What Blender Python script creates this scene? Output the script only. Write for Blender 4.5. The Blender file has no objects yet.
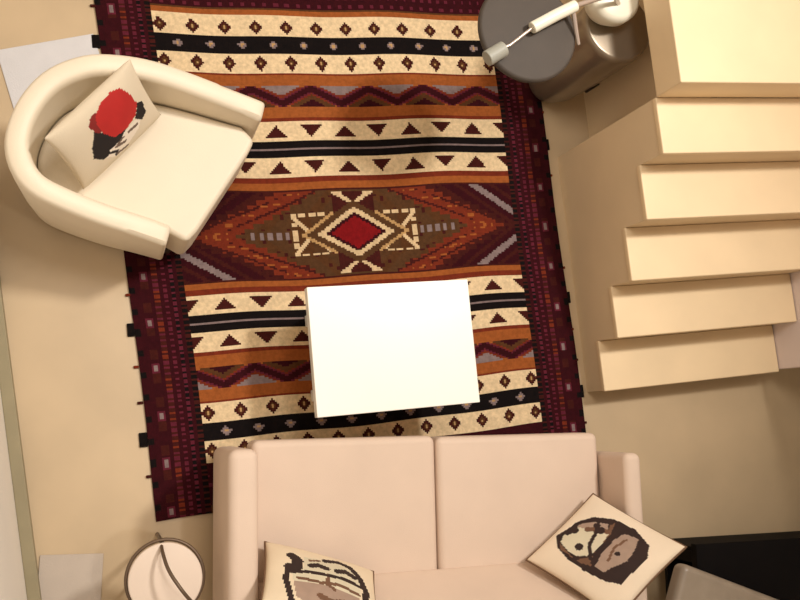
import bpy, bmesh, math, random
from mathutils import Matrix, Vector
random.seed(7)
S = bpy.context.scene
COL = S.collection

# ------------------------------------------------------------------ camera, light, exposure
cam_d = bpy.data.cameras.new('camera')
cam_d.sensor_width = 36.0
cam_d.lens = 899 * 36 / 800
cam_d.clip_start = 0.05
cam = bpy.data.objects.new('camera', cam_d)
COL.objects.link(cam)


def rotvec(w):
    w = Vector(w)
    return Matrix.Rotation(w.length, 4, w.normalized())


cam.matrix_world = Matrix.Translation((0, 0, 3.924)) @ rotvec((.123, -.311, -.088))
S.camera = cam

S.view_settings.view_transform = 'Standard'
S.view_settings.look = 'None'
S.view_settings.exposure = 0.0
S.view_settings.gamma = 1.0
S.view_settings.use_curve_mapping = False

world = bpy.data.worlds.new('world')
S.world = world
world.use_nodes = True
world.node_tree.nodes['Background'].inputs[0].default_value = (1.0, .86, .68, 1)
world.node_tree.nodes['Background'].inputs[1].default_value = 0.25


def area(name, loc, target, size, power, color):
    d = bpy.data.lights.new(name, 'AREA')
    d.shape = 'DISK'
    d.size = size
    d.energy = power
    d.color = color
    o = bpy.data.objects.new(name, d)
    COL.objects.link(o)
    o.location = loc
    o.rotation_euler = (Vector(target) - Vector(loc)).to_track_quat('-Z', 'Y').to_euler()
    return o


def spot(name, loc, target, angle, power, color, radius=.3, blend=1.0):
    d = bpy.data.lights.new(name, 'SPOT')
    d.energy = power
    d.color = color
    d.spot_size = math.radians(angle)
    d.spot_blend = blend
    d.shadow_soft_size = radius
    o = bpy.data.objects.new(name, d)
    COL.objects.link(o)
    o.location = loc
    o.rotation_euler = (Vector(target) - Vector(loc)).to_track_quat('-Z', 'Y').to_euler()
    return o


area('ceiling_lamp_light', (1.0, 1.6, 5.3), (1.2, 1.1, 0), 1.2, 62, (1.0, .95, .88))
spot('ceiling_downlight', (2.9, 1.75, 5.2), (0.4, .75, 0), 74, 740, (1.0, .955, .89), .25)
spot('added_wall_fill', (1.3, -.4, 5.2), (-.5, -.2, .3), 34, 120, (1.0, .95, .88), .12)  # unseen spot added to brighten the lower left wall strip


# ------------------------------------------------------------------ materials
def lin(c):
    r = []
    for v in c:
        v /= 255.0
        r.append(v / 12.92 if v <= .04045 else ((v + .055) / 1.055) ** 2.4)
    return r


MATS = {}


def mat(name, rgb, rough=.6, metal=0., noise=.06, scale=8., bump=0., bscale=200., coat=0., spec=.5):
    if name in MATS:
        return MATS[name]
    m = bpy.data.materials.new(name)
    m.use_nodes = True
    nt = m.node_tree
    b = nt.nodes['Principled BSDF']
    c = lin(rgb)
    tc = nt.nodes.new('ShaderNodeTexCoord')
    n = nt.nodes.new('ShaderNodeTexNoise')
    n.inputs['Scale'].default_value = scale
    n.inputs['Detail'].default_value = 4
    nt.links.new(tc.outputs['Object'], n.inputs['Vector'])
    r = nt.nodes.new('ShaderNodeValToRGB')
    r.color_ramp.elements[0].position = .3
    r.color_ramp.elements[1].position = .7
    r.color_ramp.elements[0].color = [max(0, x * (1 - noise)) for x in c] + [1]
    r.color_ramp.elements[1].color = [min(1, x * (1 + noise)) for x in c] + [1]
    nt.links.new(n.outputs['Fac'], r.inputs['Fac'])
    nt.links.new(r.outputs['Color'], b.inputs['Base Color'])
    b.inputs['Roughness'].default_value = rough
    b.inputs['Metallic'].default_value = metal
    b.inputs['Specular IOR Level'].default_value = spec
    b.inputs['Coat Weight'].default_value = coat
    if bump:
        n2 = nt.nodes.new('ShaderNodeTexNoise')
        n2.inputs['Scale'].default_value = bscale
        n2.inputs['Detail'].default_value = 3
        nt.links.new(tc.outputs['Object'], n2.inputs['Vector'])
        bp = nt.nodes.new('ShaderNodeBump')
        bp.inputs['Strength'].default_value = bump
        bp.inputs['Distance'].default_value = .004
        nt.links.new(n2.outputs['Fac'], bp.inputs['Height'])
        nt.links.new(bp.outputs['Normal'], b.inputs['Normal'])
    MATS[name] = m
    return m


FLOOR = mat('beige_microcement', (202, 178, 144), .38, noise=.09, scale=2.2, bump=.05, bscale=40)
WALL = mat('white_wall_paint', (240, 232, 220), .85, noise=.02, scale=3)
PLINTH = mat('olive_skirting', (150, 138, 108), .6)
STAIR = mat('cream_stair_plaster', (228, 204, 168), .55, noise=.04, scale=3, bump=.05, bscale=60)
TREAD = mat('cream_stair_tread', (240, 214, 174), .5, noise=.04, scale=4, bump=.05, bscale=60)
LEATHER = mat('cream_leather', (236, 222, 198), .5, noise=.03, scale=4, bump=.12, bscale=150)
SOFA = mat('blush_beige_upholstery', (220, 196, 176), .75, noise=.03, scale=5, bump=.2, bscale=300)
SEAM = mat('brown_seam_cord', (110, 80, 55), .8)
FOOT = mat('dark_wood_foot', (52, 34, 24), .5)
LACK = mat('white_lacquer', (252, 250, 240), .3, noise=.005)
STEEL = mat('brushed_steel', (150, 136, 118), .3, metal=.55, noise=.08, scale=5)
STEELD = mat('dark_steel', (40, 32, 24), .5, metal=.4)
WHITEP = mat('white_plastic', (240, 234, 214), .35, noise=.01)
CHROME = mat('satin_chrome', (205, 190, 178), .3, metal=.6, noise=.03)
GREYD = mat('grey_lamp_enamel', (74, 65, 57), .7, noise=.06, scale=14)
CAPG = mat('pale_grey_plastic', (160, 158, 146), .5)
BLACKW = mat('black_stained_wood', (10, 6, 6), .75, noise=.2, scale=6, spec=.15)
SATIN = mat('grey_satin', (160, 145, 128), .35, noise=.14, scale=7, bump=.25, bscale=14)
PATCHG = mat('pale_blue_grey', (214, 212, 214), .9, noise=.04, bump=.3, bscale=160)
MATP = mat('pale_grey_mat', (192, 178, 164), .9, noise=.04, bump=.3, bscale=160)
RIM = mat('dark_bronze_metal', (104, 84, 66), .45, metal=.4)


# ------------------------------------------------------------------ helpers
def link(name, mesh, parent=None):
    o = bpy.data.objects.new(name, mesh)
    COL.objects.link(o)
    if parent is not None:
        o.parent = parent
    return o


def thing(name, label, cat, loc=(0, 0, 0), rz=0., group=None):
    o = bpy.data.objects.new(name, None)
    o.empty_display_size = .05
    COL.objects.link(o)
    o.location = loc
    o.rotation_euler = (0, 0, rz)
    tag(o, label, cat, group)
    return o


def tag(o, label, cat, group=None):
    o['label'] = label
    o['category'] = cat
    if group:
        o['group'] = group
    return o


def build(name, bm, m, parent=None, smooth=True, bevel=0., seg=3, sub=0):
    bmesh.ops.recalc_face_normals(bm, faces=bm.faces)
    me = bpy.data.meshes.new(name)
    bm.to_mesh(me)
    bm.free()
    me.materials.append(m)
    if smooth:
        for p in me.polygons:
            p.use_smooth = True
    o = link(name, me, parent)
    if bevel:
        md = o.modifiers.new('bevel', 'BEVEL')
        md.width = bevel
        md.segments = seg
        md.limit_method = 'ANGLE'
        md.angle_limit = math.radians(40)
        md.harden_normals = False
    if smooth:
        w = o.modifiers.new('weighted', 'WEIGHTED_NORMAL')
        w.keep_sharp = True
    return o


def box(bm, x0, x1, y0, y1, z0, z1, M=None):
    vs = [bm.verts.new(Vector(p)) for p in ((x0, y0, z0), (x1, y0, z0), (x1, y1, z0), (x0, y1, z0),
                                            (x0, y0, z1), (x1, y0, z1), (x1, y1, z1), (x0, y1, z1))]
    if M is not None:
        for v in vs:
            v.co = M @ v.co
    for f in ((3, 2, 1, 0), (4, 5, 6, 7), (0, 1, 5, 4), (1, 2, 6, 5), (2, 3, 7, 6), (3, 0, 4, 7)):
        bm.faces.new([vs[i] for i in f])


def boxed(name, ext, m, parent=None, bevel=0., seg=3, M=None):
    bm = bmesh.new()
    box(bm, *ext, M=M)
    return build(name, bm, m, parent, smooth=bevel > 0, bevel=bevel, seg=seg)


def prism(bm, pts, z0, z1):
    a = [bm.verts.new((x, y, z0)) for x, y in pts]
    b = [bm.verts.new((x, y, z1)) for x, y in pts]
    n = len(pts)
    bm.faces.new(a[::-1])
    bm.faces.new(b)
    for i in range(n):
        bm.faces.new((a[i], a[(i + 1) % n], b[(i + 1) % n], b[i]))


def prism_yz(bm, pts, x0, x1):
    a = [bm.verts.new((x0, y, z)) for y, z in pts]
    b = [bm.verts.new((x1, y, z)) for y, z in pts]
    n = len(pts)
    bm.faces.new(a)
    bm.faces.new(b[::-1])
    for i in range(n):
        bm.faces.new((a[i], b[i], b[(i + 1) % n], a[(i + 1) % n]))


def lathe(bm, prof, seg=48, c=(0, 0, 0), M=None):
    rings = []
    for r, z in prof:
        if r < 1e-6:
            rings.append([bm.verts.new((c[0], c[1], c[2] + z))])
        else:
            rings.append([bm.verts.new((c[0] + r * math.cos(2 * math.pi * k / seg),
                                        c[1] + r * math.sin(2 * math.pi * k / seg), c[2] + z)) for k in range(seg)])
    for A, B in zip(rings, rings[1:]):
        for k in range(seg):
            j = (k + 1) % seg
            if len(A) == 1 and len(B) == 1:
                continue
            if len(A) == 1:
                bm.faces.new((A[0], B[k], B[j]))
            elif len(B) == 1:
                bm.faces.new((A[k], A[j], B[0]))
            else:
                bm.faces.new((A[k], A[j], B[j], B[k]))
    if M is not None:
        for R in rings:
            for v in R:
                v.co = M @ v.co


def tube(bm, pts, r, seg=12, closed=False, r1=None):
    pts = [Vector(p) for p in pts]
    n = len(pts)
    rings = []
    up = None
    for i, p in enumerate(pts):
        if closed:
            t = pts[(i + 1) % n] - pts[i - 1]
        else:
            t = pts[min(i + 1, n - 1)] - pts[max(i - 1, 0)]
        t.normalize()
        if up is None:
            up = Vector((0, 0, 1)) if abs(t.z) < .9 else Vector((1, 0, 0))
        a = t.cross(up).normalized()
        b = a.cross(t).normalized()
        up = b
        rr = r if r1 is None else r + (r1 - r) * i / (n - 1)
        rings.append([bm.verts.new(p + a * rr * math.cos(2 * math.pi * k / seg) + b * rr * math.sin(2 * math.pi * k / seg))
                      for k in range(seg)])
    m = n if closed else n - 1
    for i in range(m):
        A, B = rings[i], rings[(i + 1) % n]
        for k in range(seg):
            j = (k + 1) % seg
            bm.faces.new((A[k], A[j], B[j], B[k]))
    if not closed:
        bm.faces.new(rings[0][::-1])
        bm.faces.new(rings[-1])


def catmull(P, n=8):
    out = []
    P = [Vector(p) for p in P]
    for i in range(len(P) - 1):
        p0 = P[max(i - 1, 0)]
        p1, p2 = P[i], P[i + 1]
        p3 = P[min(i + 2, len(P) - 1)]
        for k in range(n):
            t = k / n
            out.append(.5 * ((2 * p1) + (p2 - p0) * t + (2 * p0 - 5 * p1 + 4 * p2 - p3) * t * t
                             + (3 * p1 - p0 - 3 * p2 + p3) * t ** 3))
    out.append(P[-1])
    return out


def inpoly(x, y, P):
    c = False
    j = len(P) - 1
    for i in range(len(P)):
        if (P[i][1] > y) != (P[j][1] > y) and x < (P[j][0] - P[i][0]) * (y - P[i][1]) / (P[j][1] - P[i][1]) + P[i][0]:
            c = not c
        j = i
    return c


def near(x, y, pts, w):
    """distance to a polyline below w"""
    for (ax, ay), (bx, by) in zip(pts, pts[1:]):
        dx, dy = bx - ax, by - ay
        t = max(0, min(1, ((x - ax) * dx + (y - ay) * dy) / (dx * dx + dy * dy + 1e-9)))
        if (ax + t * dx - x) ** 2 + (ay + t * dy - y) ** 2 < w * w:
            return True
    return False


# ------------------------------------------------------------------ setting
def struct(name, o):
    o['kind'] = 'structure'
    return o


WX0, WX1, WY0, WY1, ZC = -.75, 4.6, -2.2, 3.6, 5.5
struct('floor', boxed('floor', (WX0, WX1 + .1, WY0 - .1, WY1 + .1, -.12, 0), FLOOR))
LW = Matrix.Translation((-.407, 0, 0)) @ Matrix.Rotation(math.radians(3.65), 4, 'Z')
struct('wall', boxed('wall_left', (-.15, 0, -2.4, 3.8, -.02, ZC), WALL, M=LW))
struct('b', boxed('baseboard_left', (0.0, .048, -2.3, 3.5, 0, .05), PLINTH, M=LW, bevel=.004))
struct('wall', boxed('wall_back', (WX0, WX1 + .1, WY1, WY1 + .12, -.02, ZC), WALL))
struct('wall', boxed('wall_front', (WX0, WX1 + .1, WY0 - .12, WY0, -.02, ZC), WALL))
struct('wall', boxed('wall_far', (WX1, WX1 + .12, WY0, WY1, -.02, ZC), WALL))
struct('ceiling', boxed('ceiling', (WX0, WX1 + .12, WY0 - .1, WY1 + .1, ZC, ZC + .1), WALL))
struct('wall', boxed('wall_right', (3.195, 3.30, -.062, WY1, 0, 3.0), mat('pale_pink_plaster', (240, 224, 220), .8, noise=.02), bevel=.008))

# ------------------------------------------------------------------ staircase
st = thing('staircase', 'cream plastered staircase rising along the right side of the room', 'staircase', (2.19, -.07, 0))
RISE, GO, W = .175, .235, 1.0
prof = [(0, 0)]
for k in range(5):
    prof += [(k * GO, (k + 1) * RISE - .03), ((k + 1) * GO, (k + 1) * RISE - .03)]
prof += [(5 * GO, 0)]
bm = bmesh.new()
prism_yz(bm, prof, .004, W)
build('stair_body', bm, STAIR, st, smooth=False)
for k in range(5):
    boxed('tread', (-.002, W, k * GO - .004, (k + 1) * GO + (.0 if k < 4 else 0), (k + 1) * RISE - .03, (k + 1) * RISE), TREAD, st, bevel=.006, seg=2)
boxed('landing', (-.002, W, 5 * GO - .004, 3.6, 6 * RISE - .172, 6 * RISE), TREAD, st, bevel=.006, seg=2)
boxed('under_stair_wall', (.20, .27, 5 * GO + .001, 3.6, 0, 6 * RISE - .172), STAIR, st)

# ------------------------------------------------------------------ pale floor patch and mat
o = boxed('floor_patch', (-.20, .20, -.42, .0, 0, .007), PATCHG, bevel=.003)  # thin flat piece in pale blue-grey lying on the floor
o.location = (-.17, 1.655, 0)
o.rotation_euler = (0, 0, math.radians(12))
tag(o, 'pale blue-grey flat patch on the floor behind the white armchair', 'mat')
o = boxed('floor_patch', (0, .24, -.6, 0, 0, .007), MATP, bevel=.003)
o.location = (-.316, -.467, 0)
o.rotation_euler = (0, 0, math.radians(-7))
tag(o, 'pale grey mat on the floor left of the round side table', 'mat')

# ------------------------------------------------------------------ kilim rug
YARN = [('cream', (222, 196, 156)), ('black', (17, 11, 11)), ('orange', (150, 82, 38)), ('rust', (112, 42, 24)),
        ('maroon', (64, 22, 18)), ('wine', (52, 9, 16)), ('olive', (80, 52, 30)), ('red', (120, 16, 20)),
        ('mauve', (128, 110, 108)), ('tan', (178, 140, 92)), ('plum', (92, 30, 44)), ('brown', (82, 50, 26)), ('sand', (206, 178, 138))]
YM = [mat('yarn_' + n, c, .95, noise=.16, scale=60, bump=.35, bscale=300, spec=.15) for n, c in YARN]
YI = {n: i for i, (n, c) in enumerate(YARN)}
YC, HL = .772, 1.175
BOT = .94


def xl(y): return .045 + (1.76 - y) * .043
def xr(y): return 2.145 + (.6 - y) * .012


def kilim(s, y):
    """s 0..1 across the rug, y along it -> yarn name"""
    t = y - YC
    d = t if t > 0 else -t / BOT
    BW = .113
    x = (s - .5) * 2.04
    if s < BW or s > 1 - BW:
        e = s / BW if s < BW else (1 - s) / BW
        ph = (y * 5.05 + (0 if s < .5 else .3)) % 1.0
        f = (y * 42) % 1.0
        if e < .10:
            return 'black' if (y * 11) % 1 < .3 else 'wine'
        if .20 < e < .36:
            if ph < .22:
                return 'mauve' if .24 < e < .32 and .04 < ph < .18 else 'plum'
            return 'wine' if (y * 10) % 1 < .6 else 'maroon'
        if .44 < e < .52:
            return ('rust' if (y * 8) % 1 < .4 else 'plum') if f < .5 else 'maroon'
        if .60 < e < .66:
            return 'plum' if f < .45 else 'wine'
        if .74 < e < .80:
            return 'plum' if f > .5 else 'black'
        if e > .90:
            return 'black' if f < .6 else 'maroon'
        return 'wine'
    if d > 1.10:
        if d > 1.20:
            return 'brown' if d > 1.215 else 'wine'
        return 'plum' if (x * 24) % 1 < .3 and 1.115 < d < 1.135 else 'wine'
    if d > 1.07:
        return 'plum' if (x * 20) % 1 < .35 and 1.078 < d < 1.092 else 'wine'
    if d > 1.03:
        return 'wine' if t < 0 else ('orange' if d < 1.06 else 'brown')
    sp = .139

    def dia(dc, w, h, off=0.):
        u = ((x / sp + off) % 1.0 - .5) * sp
        return abs(u) / w + abs(d - dc) / h

    if d > .930:
        k = dia(.975, .031, .036)
        return 'tan' if k < .2 else ('brown' if k < .5 else ('maroon' if k < 1 else 'cream'))
    if d > .850:
        k = dia(.890, .024, .022, .5)
        return 'tan' if k < .4 else ('mauve' if k < 1 else 'black')
    if d > .758:
        k = dia(.803, .031, .037)
        return 'tan' if k < .2 else ('brown' if k < .5 else ('maroon' if k < 1 else 'cream'))
    if d > .698:
        return 'orange' if d < .748 else 'rust'
    if d > .596:
        per = .272
        u = (x / per) % 1.0
        z = (.5 - abs(u - .5)) * 2                  # 0..1..0
        hh = (d - .596) / .102                      # 0 near medallion, 1 outer
        zz = .16 + z * .70
        if abs(hh - zz) < .16:
            return 'wine'
        if abs(hh - zz) < .23:
            return 'plum'
        if hh > zz:
            if hh > zz + .34 and hh > .55:
                return 'mauve'
            return 'rust' if hh < .93 else 'orange'
        if hh < zz - .52:
            return 'wine'
        if hh < zz - .30:
            return 'brown'
        return 'rust' if hh > .12 else 'orange'
    if d > .530:
        return 'orange' if d > .545 else 'rust'
    st_ = .158

    def tri(d0, d1, flip):
        c = x / st_ + .5
        k = math.floor(c)
        u = abs(c - k - .5) * st_
        h = (d - d0) / (d1 - d0)
        if not 0 <= h <= 1:
            return False
        if (k % 2 == 0) != flip:
            h = 1 - h
        return u < .050 * h
    if d > .440:
        return 'maroon' if tri(.455, .510, t < 0) else 'cream'
    if d > .360:
        return 'mauve' if abs(d - .40) < .006 else 'black'
    if d > .268:
        return 'maroon' if tri(.288, .343, t < 0) else 'cream'
    if d > .214:
        return 'orange' if d < .245 else 'rust'
    # medallion
    q = abs(x + .0)
    if abs(q - (.885 - 1.42 * d)) < .026 and .045 < d < .205:
        return 'mauve'
    if d > .205:
        return 'maroon'
    st8 = round(d / .022) * .022
    edge = .735 - 1.9 * st8
    if q > edge:
        if q < edge + .05:
            return 'maroon'
        return 'wine' if (q + d * 1.4) % .09 < .06 else 'maroon'
    if q > edge - .19:
        g = edge - q
        if .06 < g < .11:
            return 'orange' if (d * 22) % 1 < .3 and (q * 18) % 1 < .6 else 'rust'
        return 'rust' if (d * 22 + q * 9) % 1 < .75 else 'maroon'
    # inner field
    k = q / .125 + d / .083
    if k < .95:
        return 'red'
    if k < 1.15:
        return 'wine'
    if k < 1.46:
        return 'sand'
    if k < 1.85:
        return 'olive'
    if k < 2.05 and q > .1:
        return 'tan'
    if .13 < q < .295 and d < .10:
        if abs(d - abs(q - .205) * 1.05) < .013 or abs(q - .284) < .011 and (d * 26) % 1 < .62 or d > .086 and (q * 22) % 1 < .7:
            return 'sand'
        return 'brown' if q > .2 else 'olive'
    if q < .10 and .085 < d < .196:
        return 'sand' if abs(q - abs(d - .135) * 1.5) < .015 or (d > .18 and .05 < q < .09) else 'maroon'
    if .30 < q < .50 and d < .022:
        return 'mauve' if (q * 26) % 1 < .55 and d < .016 else 'olive'
    if d > .165 and abs(q - .235) < (d - .165) * 1.3:
        return 'mauve'
    if (q * 9 + st8 * 12) % 1 < .16 and (d * 14) % 1 < .5:
        return 'maroon'
    return 'olive' if (q + d) % .16 < .10 else 'brown'


def make_rug():
    NX, NY = 250, 280
    y0, y1 = YC - HL, YC + HL
    vs, fs, mi = [], [], []
    for j in range(NY + 1):
        y = y0 + (y1 - y0) * j / NY
        a, b = xl(y), xr(y)
        for i in range(NX + 1):
            s = i / NX
            x = a + (b - a) * s
            yy = y + .005 * math.sin(x * 4.1 + y) + .003 * math.sin(x * 11 + y * 3)
            xx = x + .004 * math.sin(y * 5 + 1)
            vs.append((xx, yy, .010 + .0008 * math.sin(x * 9) * math.sin(y * 7)))
    nb = NX + 1
    for j in range(NY):
        for i in range(NX):
            fs.append((j * nb + i, j * nb + i + 1, (j + 1) * nb + i + 1, (j + 1) * nb + i))
            mi.append(YI[kilim((i + .5) / NX, y0 + (y1 - y0) * (j + .5) / NY)])
    ring = [i for i in range(NX)] + [j * nb + NX for j in range(NY)] + \
           [NY * nb + i for i in range(NX, 0, -1)] + [j * nb for j in range(NY, 0, -1)]
    base = len(vs)
    for k in ring:
        vs.append((vs[k][0], vs[k][1], .0005))
    L = len(ring)
    for k in range(L):
        a, b = ring[k], ring[(k + 1) % L]
        fs.append((b, a, base + k, base + (k + 1) % L))
        mi.append(YI['wine'])
    fs.append([base + k for k in range(L - 1, -1, -1)])
    mi.append(YI['wine'])
    me = bpy.data.meshes.new('kilim_rug')
    me.from_pydata(vs, [], fs)
    for m in YM:
        me.materials.append(m)
    me.polygons.foreach_set('material_index', mi)
    me.update()
    return me


rug = link('kilim_rug', make_rug())
tag(rug, 'large red, black and cream patterned kilim rug on the beige floor', 'rug')
# tassels where the wefts leave the long edges
for sg in (1, -1):
    for dd, hw, ln, yn in ((.398, .028, .030, 'black'), (.888, .030, .034, 'black'), (.565, .006, .022, 'rust'),
                           (.725, .006, .024, 'maroon'), (.240, .006, .020, 'rust'), (1.05, .006, .024, 'maroon')):
        y = YC + (dd if sg > 0 else -dd * BOT)
        for side in (0, 1):
            xe = xl(y) + .002 if side == 0 else xr(y) - .002
            l2 = ln if side == 0 else ln * .55
            bm = bmesh.new()
            if side == 0:
                box(bm, xe - l2, xe, y - hw, y + hw, .001, .011)
            else:
                box(bm, xe, xe + l2, y - hw, y + hw, .001, .011)
            build('tassel', bm, YM[YI[yn]], rug, bevel=.003, seg=2)

# ------------------------------------------------------------------ armchair
CL = Vector((.15, .95, 0))
ch = thing('tub_armchair', 'white leather tub armchair with curved back at the rug corner', 'armchair', CL)
path = [v.to_2d() for v in catmull([Vector((a, b, 0)) for a, b in
        [(.650, 1.207), (.512, 1.250), (.359, 1.298), (.230, 1.330), (.104, 1.341), (-.020, 1.330), (-.138, 1.280),
         (-.222, 1.198), (-.278, 1.095), (-.298, .997), (-.280, .905), (-.228, .833), (-.13, .778), (0, .724), (.12, .685), (.225, .648)]], 4)]
n = len(path)
nor = []
for i in range(n):
    t = (path[min(i + 1, n - 1)] - path[max(i - 1, 0)]).normalized()
    nor.append(Vector((-t.y, t.x)))            # inward (path runs counter-clockwise)
prof = [(.030, .07), (.012, .30), (.002, .55), (.0, .645), (.005, .668), (.018, .679), (.045, .682), (.072, .679), (.086, .668), (.092, .645), (.095, .40), (.10, .20), (.10, .07)]
bm = bmesh.new()
rings = []
for i, (p, q) in enumerate(zip(path, nor)):
    e = abs(2 * i / (n - 1) - 1)
    drop = .15 * max(0, (e - .35) / .65) ** 1.3            # the arms fall gently towards their tips
    rings.append([bm.verts.new((p.x + q.x * a * .9 - CL.x, p.y + q.y * a * .9 - CL.y, z - drop * max(0, (z - .2) / .48))) for a, z in prof])
for A, B in zip(rings, rings[1:]):
    for k in range(len(prof)):
        j = (k + 1) % len(prof)
        bm.faces.new((A[k], A[j], B[j], B[k]))
bm.faces.new(rings[0])
bm.faces.new(rings[-1][::-1])
build('tub_back', bm, LEATHER, ch, bevel=.018, seg=3)
inner = [p + q * .088 for p, q in zip(path, nor)]
i0 = 3
poly = [(p.x - CL.x, p.y - CL.y) for p in inner[2:-2]]
front = [(.312, .68), (.357, .725), (.58, 1.03), (.612, 1.085)]
poly += [(a - CL.x, b - CL.y) for a, b in front]
bm = bmesh.new()
prism(bm, poly, .10, .42)
build('seat', bm, LEATHER, ch, bevel=.022, seg=3)


def foot(bm, x, y, z0, z1, r):
    lathe(bm, [(0, z0), (r * .75, z0), (r, z1), (0, z1)], 16, (x, y, 0))


for fx, fy, z0 in ((.47, 1.06, .011), (.26, .73, .011), (-.10, 1.15, .008), (-.10, .88, 0.0)):
    bm = bmesh.new()
    foot(bm, fx - CL.x, fy - CL.y, z0, .10, .025)
    build('leg', bm, FOOT, ch)


# ------------------------------------------------------------------ pillows
def pillow(name, label, c0, c1, c2, thick, printer, base_mat, print_mats, N=64, seam=None, group=None):
    """c0 + u*(c1-c0) + v*(c2-c0): a stuffed square cushion, printed on the side facing +n"""
    c0, c1, c2 = Vector(c0), Vector(c1), Vector(c2)
    U, V = c1 - c0, c2 - c0
    nrm = U.cross(V).normalized()
    if nrm.z < 0:
        nrm = -nrm
    org = c0 + U * .5 + V * .5
    root = thing(name, label, 'cushion', org, 0, group)
    vs, fs, mi = [], [], []

    def pos(u, v, s):
        a, b = 2 * u - 1, 2 * v - 1
        h = thick * (max(0, (1 - a * a)) ** .42) * (max(0, (1 - b * b)) ** .42)
        pin = .045
        uu = .5 + .5 * a * (1 - pin * (1 - b * b))
        vv = .5 + .5 * b * (1 - pin * (1 - a * a))
        wr = .004 * math.sin(9 * u + 5 * v) * (1 - a * a) * (1 - b * b)
        return c0 + U * uu + V * vv + nrm * (s * h + wr) - org
    idx = {}
    for s in (1, -1):
        for j in range(N + 1):
            for i in range(N + 1):
                edge = i in (0, N) or j in (0, N)
                if s == -1 and edge:
                    idx[(s, i, j)] = idx[(1, i, j)]
                    continue
                idx[(s, i, j)] = len(vs)
                vs.append(pos(i / N, j / N, s))
    flip = U.cross(V).dot(nrm) < 0
    for s in (1, -1):
        for j in range(N):
            for i in range(N):
                f = [idx[(s, i, j)], idx[(s, i + 1, j)], idx[(s, i + 1, j + 1)], idx[(s, i, j + 1)]]
                if (s == -1) != flip:
                    f = f[::-1]
                fs.append(f)
                mi.append(printer((i + .5) / N, (j + .5) / N) if s == 1 else 0)
    me = bpy.data.meshes.new('cover')
    me.from_pydata(vs, [], fs)
    for m in [base_mat] + print_mats:
        me.materials.append(m)
    me.polygons.foreach_set('material_index', mi)
    for p in me.polygons:
        p.use_smooth = True
    me.update()
    link('cover', me, root)
    if seam:
        loop = [pos(i / N, 0, 1) for i in range(0, N, 4)] + [pos(1, i / N, 1) for i in range(0, N, 4)] + \
               [pos(1 - i / N, 1, 1) for i in range(0, N, 4)] + [pos(0, 1 - i / N, 1) for i in range(0, N, 4)]
        bm = bmesh.new()
        tube(bm, loop, .0045, 8, closed=True)
        build('piping', bm, seam, root)
    return root


LINEN = mat('cream_linen', (236, 216, 190), .85, noise=.04, scale=6, bump=.25, bscale=260)
LINENW = mat('pale_linen', (228, 208, 178), .85, noise=.04, scale=6, bump=.25, bscale=260)
PR = [mat('print_red', (180, 32, 28), .8, noise=.06, scale=20), mat('print_dark_red', (130, 28, 24), .8),
      mat('print_black', (26, 16, 14), .85), mat('print_pale', (236, 222, 204), .85), mat('print_grey', (112, 92, 78), .85)]


def print_hat(u, v):
    if inpoly(u, v, [(.44, .67), (.53, .63), (.55, .66), (.46, .70)]) or near(u, v, [(.62, .66), (.72, .69)], .022) \
            or near(u, v, [(.44, .70), (.53, .74)], .022) or near(u, v, [(.42, .82), (.54, .86)], .02):
        return 5
    if inpoly(u, v, [(.44, .14), (.55, .07), (.68, .06), (.76, .10), (.81, .24), (.83, .44), (.76, .55), (.62, .58), (.47, .55), (.40, .40), (.40, .24)]):
        return 1
    if inpoly(u, v, [(.33, .20), (.38, .13), (.45, .10), (.47, .16), (.44, .40), (.36, .34)]):
        return 2
    if inpoly(u, v, [(.82, .43), (.89, .50), (.87, .67), (.79, .71), (.73, .59), (.80, .50)]):
        return 3
    if inpoly(u, v, [(.35, .28), (.48, .53), (.60, .57), (.52, .64), (.44, .66), (.37, .66), (.33, .74), (.27, .73), (.20, .62), (.24, .47)]):
        return 3
    if inpoly(u, v, [(.44, .64), (.53, .6), (.72, .6), (.78, .68), (.72, .77), (.62, .81), (.49, .86), (.39, .85), (.31, .74), (.36, .64)]):
        return 3 if near(u, v, [(.36, .72), (.42, .78), (.40, .84)], .02) else 4
    return 0


pillow('scatter_cushion', 'cream cushion printed with a red hat on the armchair seat',
       (-.163, .995, .755), (.138, 1.282, .755), (-.052, .885, .478), .05, print_hat, mat('chair_linen', (220, 204, 178), .85, noise=.03, scale=6, bump=.25, bscale=260), PR, N=72)

# ------------------------------------------------------------------ coffee table
ct = thing('coffee_table', 'square white lacquered coffee table on the patterned rug', 'table', (1.10, .208, .011), math.radians(-.8))
boxed('table_top', (-.3445, .3445, -.258, .258, .39, .439), LACK, ct, bevel=.003)
for sx in (-1, 1):
    for sy in (-1, 1):
        x, y = sx * .245, sy * .165
        boxed('leg', (x - .025, x + .025, y - .025, y + .025, 0, .392), LACK, ct, bevel=.003)

# ------------------------------------------------------------------ sofa (local x along, local y towards its back)
A5 = math.radians(-5)
so = thing('two_seater_sofa', 'blush beige two-seater sofa along the bottom edge of the rug', 'sofa', (.403, -.125, 0))
SM = Matrix.Rotation(A5, 4, 'Z') @ Matrix.Scale(-1, 4, (0, 1, 0))


def sbox(name, ext, m, bevel, seg=4, shear=None):
    bm = bmesh.new()
    box(bm, *ext)
    if shear:
        z0 = ext[4]
        for v in bm.verts:
            v.co.y += (v.co.z - z0) * shear
    for v in bm.verts:
        v.co = SM @ v.co
    return build(name, bm, m, so, bevel=bevel, seg=seg)


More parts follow.
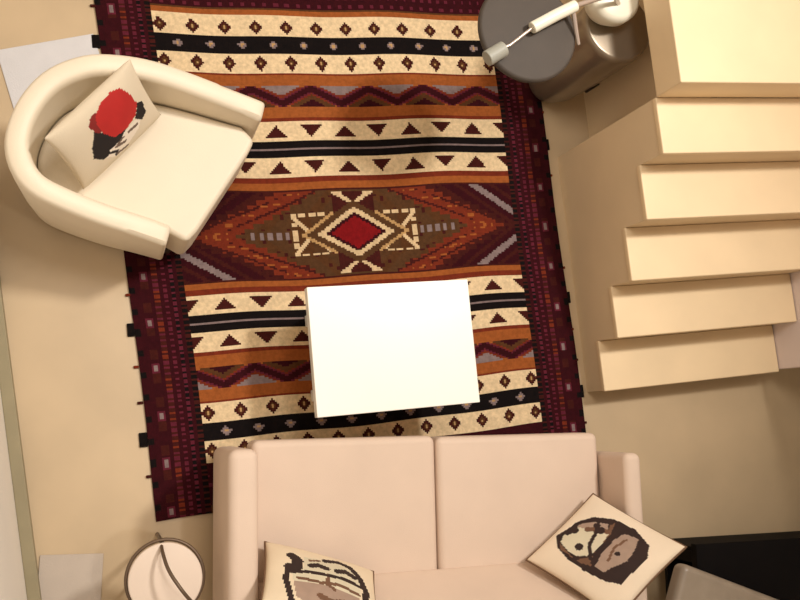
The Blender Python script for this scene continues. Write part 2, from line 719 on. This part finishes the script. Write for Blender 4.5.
SW = 1.672
sbox('base', (.02, SW - .02, .05, .82, .08, .25), SOFA, .015)
sbox('seat_cushion', (.090, .838, -.028, .56, .245, .42), SOFA, .03)
sbox('seat_cushion', (.842, SW - .085, -.022, .56, .245, .42), SOFA, .03)
sbox('back_cushion', (.088, SW - .083, .49, .66, .405, .74), SOFA, .035, shear=.45)
sbox('backrest', (.03, SW - .03, .70, .86, .08, .66), SOFA, .03, shear=.06)
sbox('armrest', (-.022, .088, -.002, .84, .06, .62), SOFA, .036, 5)
sbox('armrest', (SW - .080, SW, .062, .84, .06, .62), SOFA, .030, 5)
for x in (.06, SW - .06):
    for y, z0 in ((.10, .0115), (.78, 0.0)):
        bm = bmesh.new()
        p = SM @ Vector((x, y, 0))
        foot(bm, p.x, p.y, z0 if y < .3 else 0, .085, .025)
        build('leg', bm, FOOT, so)

# ------------------------------------------------------------------ sofa cushions
RP = [mat('face_dark', (44, 24, 18), .85, noise=.1, scale=20), mat('face_pale', (212, 200, 172), .85),
      mat('face_mauve', (164, 138, 120), .85, noise=.06, scale=30), mat('face_brown', (112, 78, 56), .85)]


def print_right(u, v):
    outline = [(.64, .06), (.52, .10), (.40, .12), (.26, .22), (.16, .39), (.14, .60), (.22, .80), (.36, .88), (.54, .87), (.72, .86), (.79, .73), (.82, .53), (.81, .335), (.76, .18)]
    if not inpoly(u, v, outline):
        return 0
    if near(u, v, [(.30, .30), (.42, .36), (.56, .40), (.68, .50)], .018):
        return 1
    for (a, b, r) in ((.50, .17, .045), (.64, .34, .042), (.36, .37, .045), (.49, .66, .026), (.56, .14, .03), (.33, .31, .035)):
        if (u - a) ** 2 + (v - b) ** 2 < r * r:
            return 1
    if near(u, v, [(.42, .27), (.36, .34), (.33, .44)], .03):
        return 4
    if near(u, v, [(.33, .50), (.45, .52), (.58, .52), (.70, .55)], .03):
        return 1
    pale = [(.60, .12), (.52, .15), (.40, .17), (.30, .27), (.25, .38), (.36, .46), (.50, .49), (.66, .49), (.74, .38), (.73, .26), (.69, .16)]
    if inpoly(u, v, pale):
        return 2 if u + .4 * v > .52 else 3
    mv = [(.44, .53), (.25, .56), (.22, .69), (.36, .75), (.50, .77), (.63, .71), (.72, .68), (.72, .58), (.66, .53)]
    if inpoly(u, v, mv):
        return 4 if near(u, v, [(.30, .62), (.45, .60), (.60, .64)], .012) else 3
    if inpoly(u, v, [(.20, .42), (.33, .47), (.68, .51), (.74, .56), (.78, .45), (.76, .22), (.70, .16), (.78, .40), (.66, .50), (.36, .46), (.25, .40)]):
        return 4
    return 1


pillow('scatter_cushion', 'cream cushion with dark face print tilted over the right sofa arm',
       (1.885, -.486, .492), (1.545, -.706, .492), (2.068, -.690, .838), .058, print_right, LINEN, RP, N=80, seam=SEAM)


def print_left(u, v):
    v = (v - .13) * .95
    if near(u, v, [(.20, .14), (.25, .20), (.24, .32), (.18, .32)], .05):
        return 1
    if near(u, v, [(.50, .10), (.62, .06), (.73, .10), (.82, .22), (.88, .38), (.86, .6)], .035):
        return 1
    if near(u, v, [(.37, .25), (.43, .22), (.50, .25)], .036) or near(u, v, [(.60, .26), (.68, .22), (.76, .25)], .036):
        return 1
    if near(u, v, [(.36, .16), (.44, .13)], .016):
        return 4
    if near(u, v, [(.18, .40), (.35, .36), (.50, .37), (.67, .35), (.85, .36)], .024):
        return 1
    if near(u, v, [(.17, .36), (.15, .5), (.22, .75), (.45, .9), (.7, .85), (.86, .6)], .025):
        return 1
    if near(u, v, [(.25, .47), (.45, .50), (.62, .46), (.80, .48)], .02):
        return 4
    if near(u, v, [(.45, .66), (.55, .69), (.66, .65)], .03) or near(u, v, [(.52, .35), (.50, .5), (.57, .54)], .018):
        return 4
    if inpoly(u, v, [(.30, .12), (.50, .09), (.62, .08), (.76, .12), (.83, .3), (.80, .6), (.68, .8), (.45, .85), (.25, .7), (.2, .42), (.3, .3)]):
        return 3 if v > .52 else 2
    return 0


pillow('scatter_cushion', 'cream cushion with dark face print leaning in the left sofa corner',
       (.502, -.482, .475), (.908, -.655, .475), (.418, -.640, .815), .058, print_left, LINENW, RP, N=72, seam=SEAM)

# ------------------------------------------------------------------ steel drum table and desk lamp
dr = thing('drum_table', 'brushed steel drum side table between the rug and the stairs', 'table', (2.182, 1.488, .0))
bm = bmesh.new()
lathe(bm, [(0, .0125), (.095, .0125), (.112, .03), (.135, .12), (.150, .30), (.162, .66), (.158, .69), (.146, .70), (0, .70)], 64)
build('drum_body', bm, STEEL, dr)
bm = bmesh.new()
Mh = Matrix.Rotation(math.radians(-62), 4, 'Z')
box(bm, .138, .158, -.03, .03, .28, .335, Mh)
build('drawer_pull', bm, STEELD, dr, bevel=.005)

dl = thing('desk_lamp', 'white desk lamp with grey disc shade standing on the steel drum table', 'lamp', (2.10, 1.565, .70))
bm = bmesh.new()
lathe(bm, [(0, .001), (.060, .001), (.085, .012), (.116, .07), (.118, .115), (.098, .138), (0, .146)], 48)
build('lamp_base', bm, WHITEP, dl)
O = Vector(dl.location)
J = Vector((1.785, 1.415, 1.02))


def dtube(name, pts, r, m, seg=16, r1=None):
    bm = bmesh.new()
    tube(bm, [Vector(p) - O for p in pts], r, seg, r1=r1)
    return build(name, bm, m, dl, bevel=min(r * .3, .004), seg=2)


dtube('neck', [(2.10, 1.52, .835), (2.02, 1.51, .93), (1.90, 1.46, .99), J], .010, CHROME)
dtube('arm', [J, (1.70, 1.378, 1.01), (1.597, 1.328, 1.0)], .023, WHITEP)
dtube('arm_rod', [(1.600, 1.330, 1.0), (1.500, 1.262, .99), (1.455, 1.247, .985)], .006, CHROME)
dtube('handle', [(1.478, 1.251, .985), (1.405, 1.212, .98)], .030, CAPG)
dtube('support_rod', [(1.778, 1.40, 1.008), (1.80, 1.33, .975), (1.815, 1.285, .955)], .009, CHROME, r1=.007)
bm = bmesh.new()
lathe(bm, [(0, .012), (.05, .012), (.190, .004), (.202, -.004), (.202, -.022), (.195, -.024), (.188, -.012), (.05, -.004), (0, -.004)], 64,
      tuple(Vector((1.606, 1.338, .955)) - O))
build('lamp_shade', bm, GREYD, dl)
dtube('shade_bracket', [(1.614, 1.337, .964), (1.612, 1.335, .99)], .012, CHROME)

# ------------------------------------------------------------------ round side table with hoop handle
TC = Vector((.136, -.562, 0))
rt = thing('side_table', 'small round white-topped side table with dark hoop handle beside the sofa', 'table', TC)
bm = bmesh.new()
lathe(bm, [(0, .452), (.126, .452), (.131, .458), (.131, .470), (.126, .476), (0, .476)], 64)
build('table_top', bm, LACK if False else mat('warm_white_top', (228, 208, 190), .5, noise=.02), rt)
bm = bmesh.new()
tube(bm, [(.137 * math.cos(a), .137 * math.sin(a) + .003, .452) for a in [2 * math.pi * k / 64 for k in range(64)]], .0065, 10, closed=True)
build('rim', bm, RIM, rt)
bm = bmesh.new()
hp = catmull([(-.005, .128, .452), (-.004, .10, .52), (.010, .045, .575), (.045, -.02, .60), (.080, -.075, .575), (.096, -.104, .52), (.098, -.104, .452)], 6)
tube(bm, hp, .0065, 10)
build('handle', bm, RIM, rt)
for k in range(3):
    a = math.radians(90 + 120 * k)
    bm = bmesh.new()
    tube(bm, [(.125 * math.cos(a), .125 * math.sin(a), .452), (.11 * math.cos(a), .11 * math.sin(a), .0075 if k == 1 else .0)], .008, 10)
    build('leg', bm, RIM, rt)

# ------------------------------------------------------------------ black console and satin pouf
co = thing('console_bench', 'low black wooden bench in the bottom right corner right of the sofa', 'bench', (2.80, -1.10, 0), math.radians(-5.5))
boxed('bench_top', (-.43, .9, -.32, .28, .38, .42), BLACKW, co, bevel=.004)
boxed('shelf', (-.40, .86, -.30, .25, .12, .145), BLACKW, co, bevel=.003)
boxed('back_panel', (-.42, .88, .245, .265, .10, .385), BLACKW, co, bevel=.002)
for x in (-.40, .85):
    for y in (-.28, .22):
        boxed('leg', (x - .025, x + .025, y - .025, y + .025, 0, .385), BLACKW, co, bevel=.003)

bm = bmesh.new()
box(bm, 0, .62, -.40, 0, 0, .09)
o = build('seat_pad', bm, SATIN, bevel=.03, seg=5)
o.location = (2.27, -.83, .4205)
o.rotation_euler = (0, 0, math.radians(-26.5))
tag(o, 'grey satin seat pad lying askew on the black bench', 'cushion')
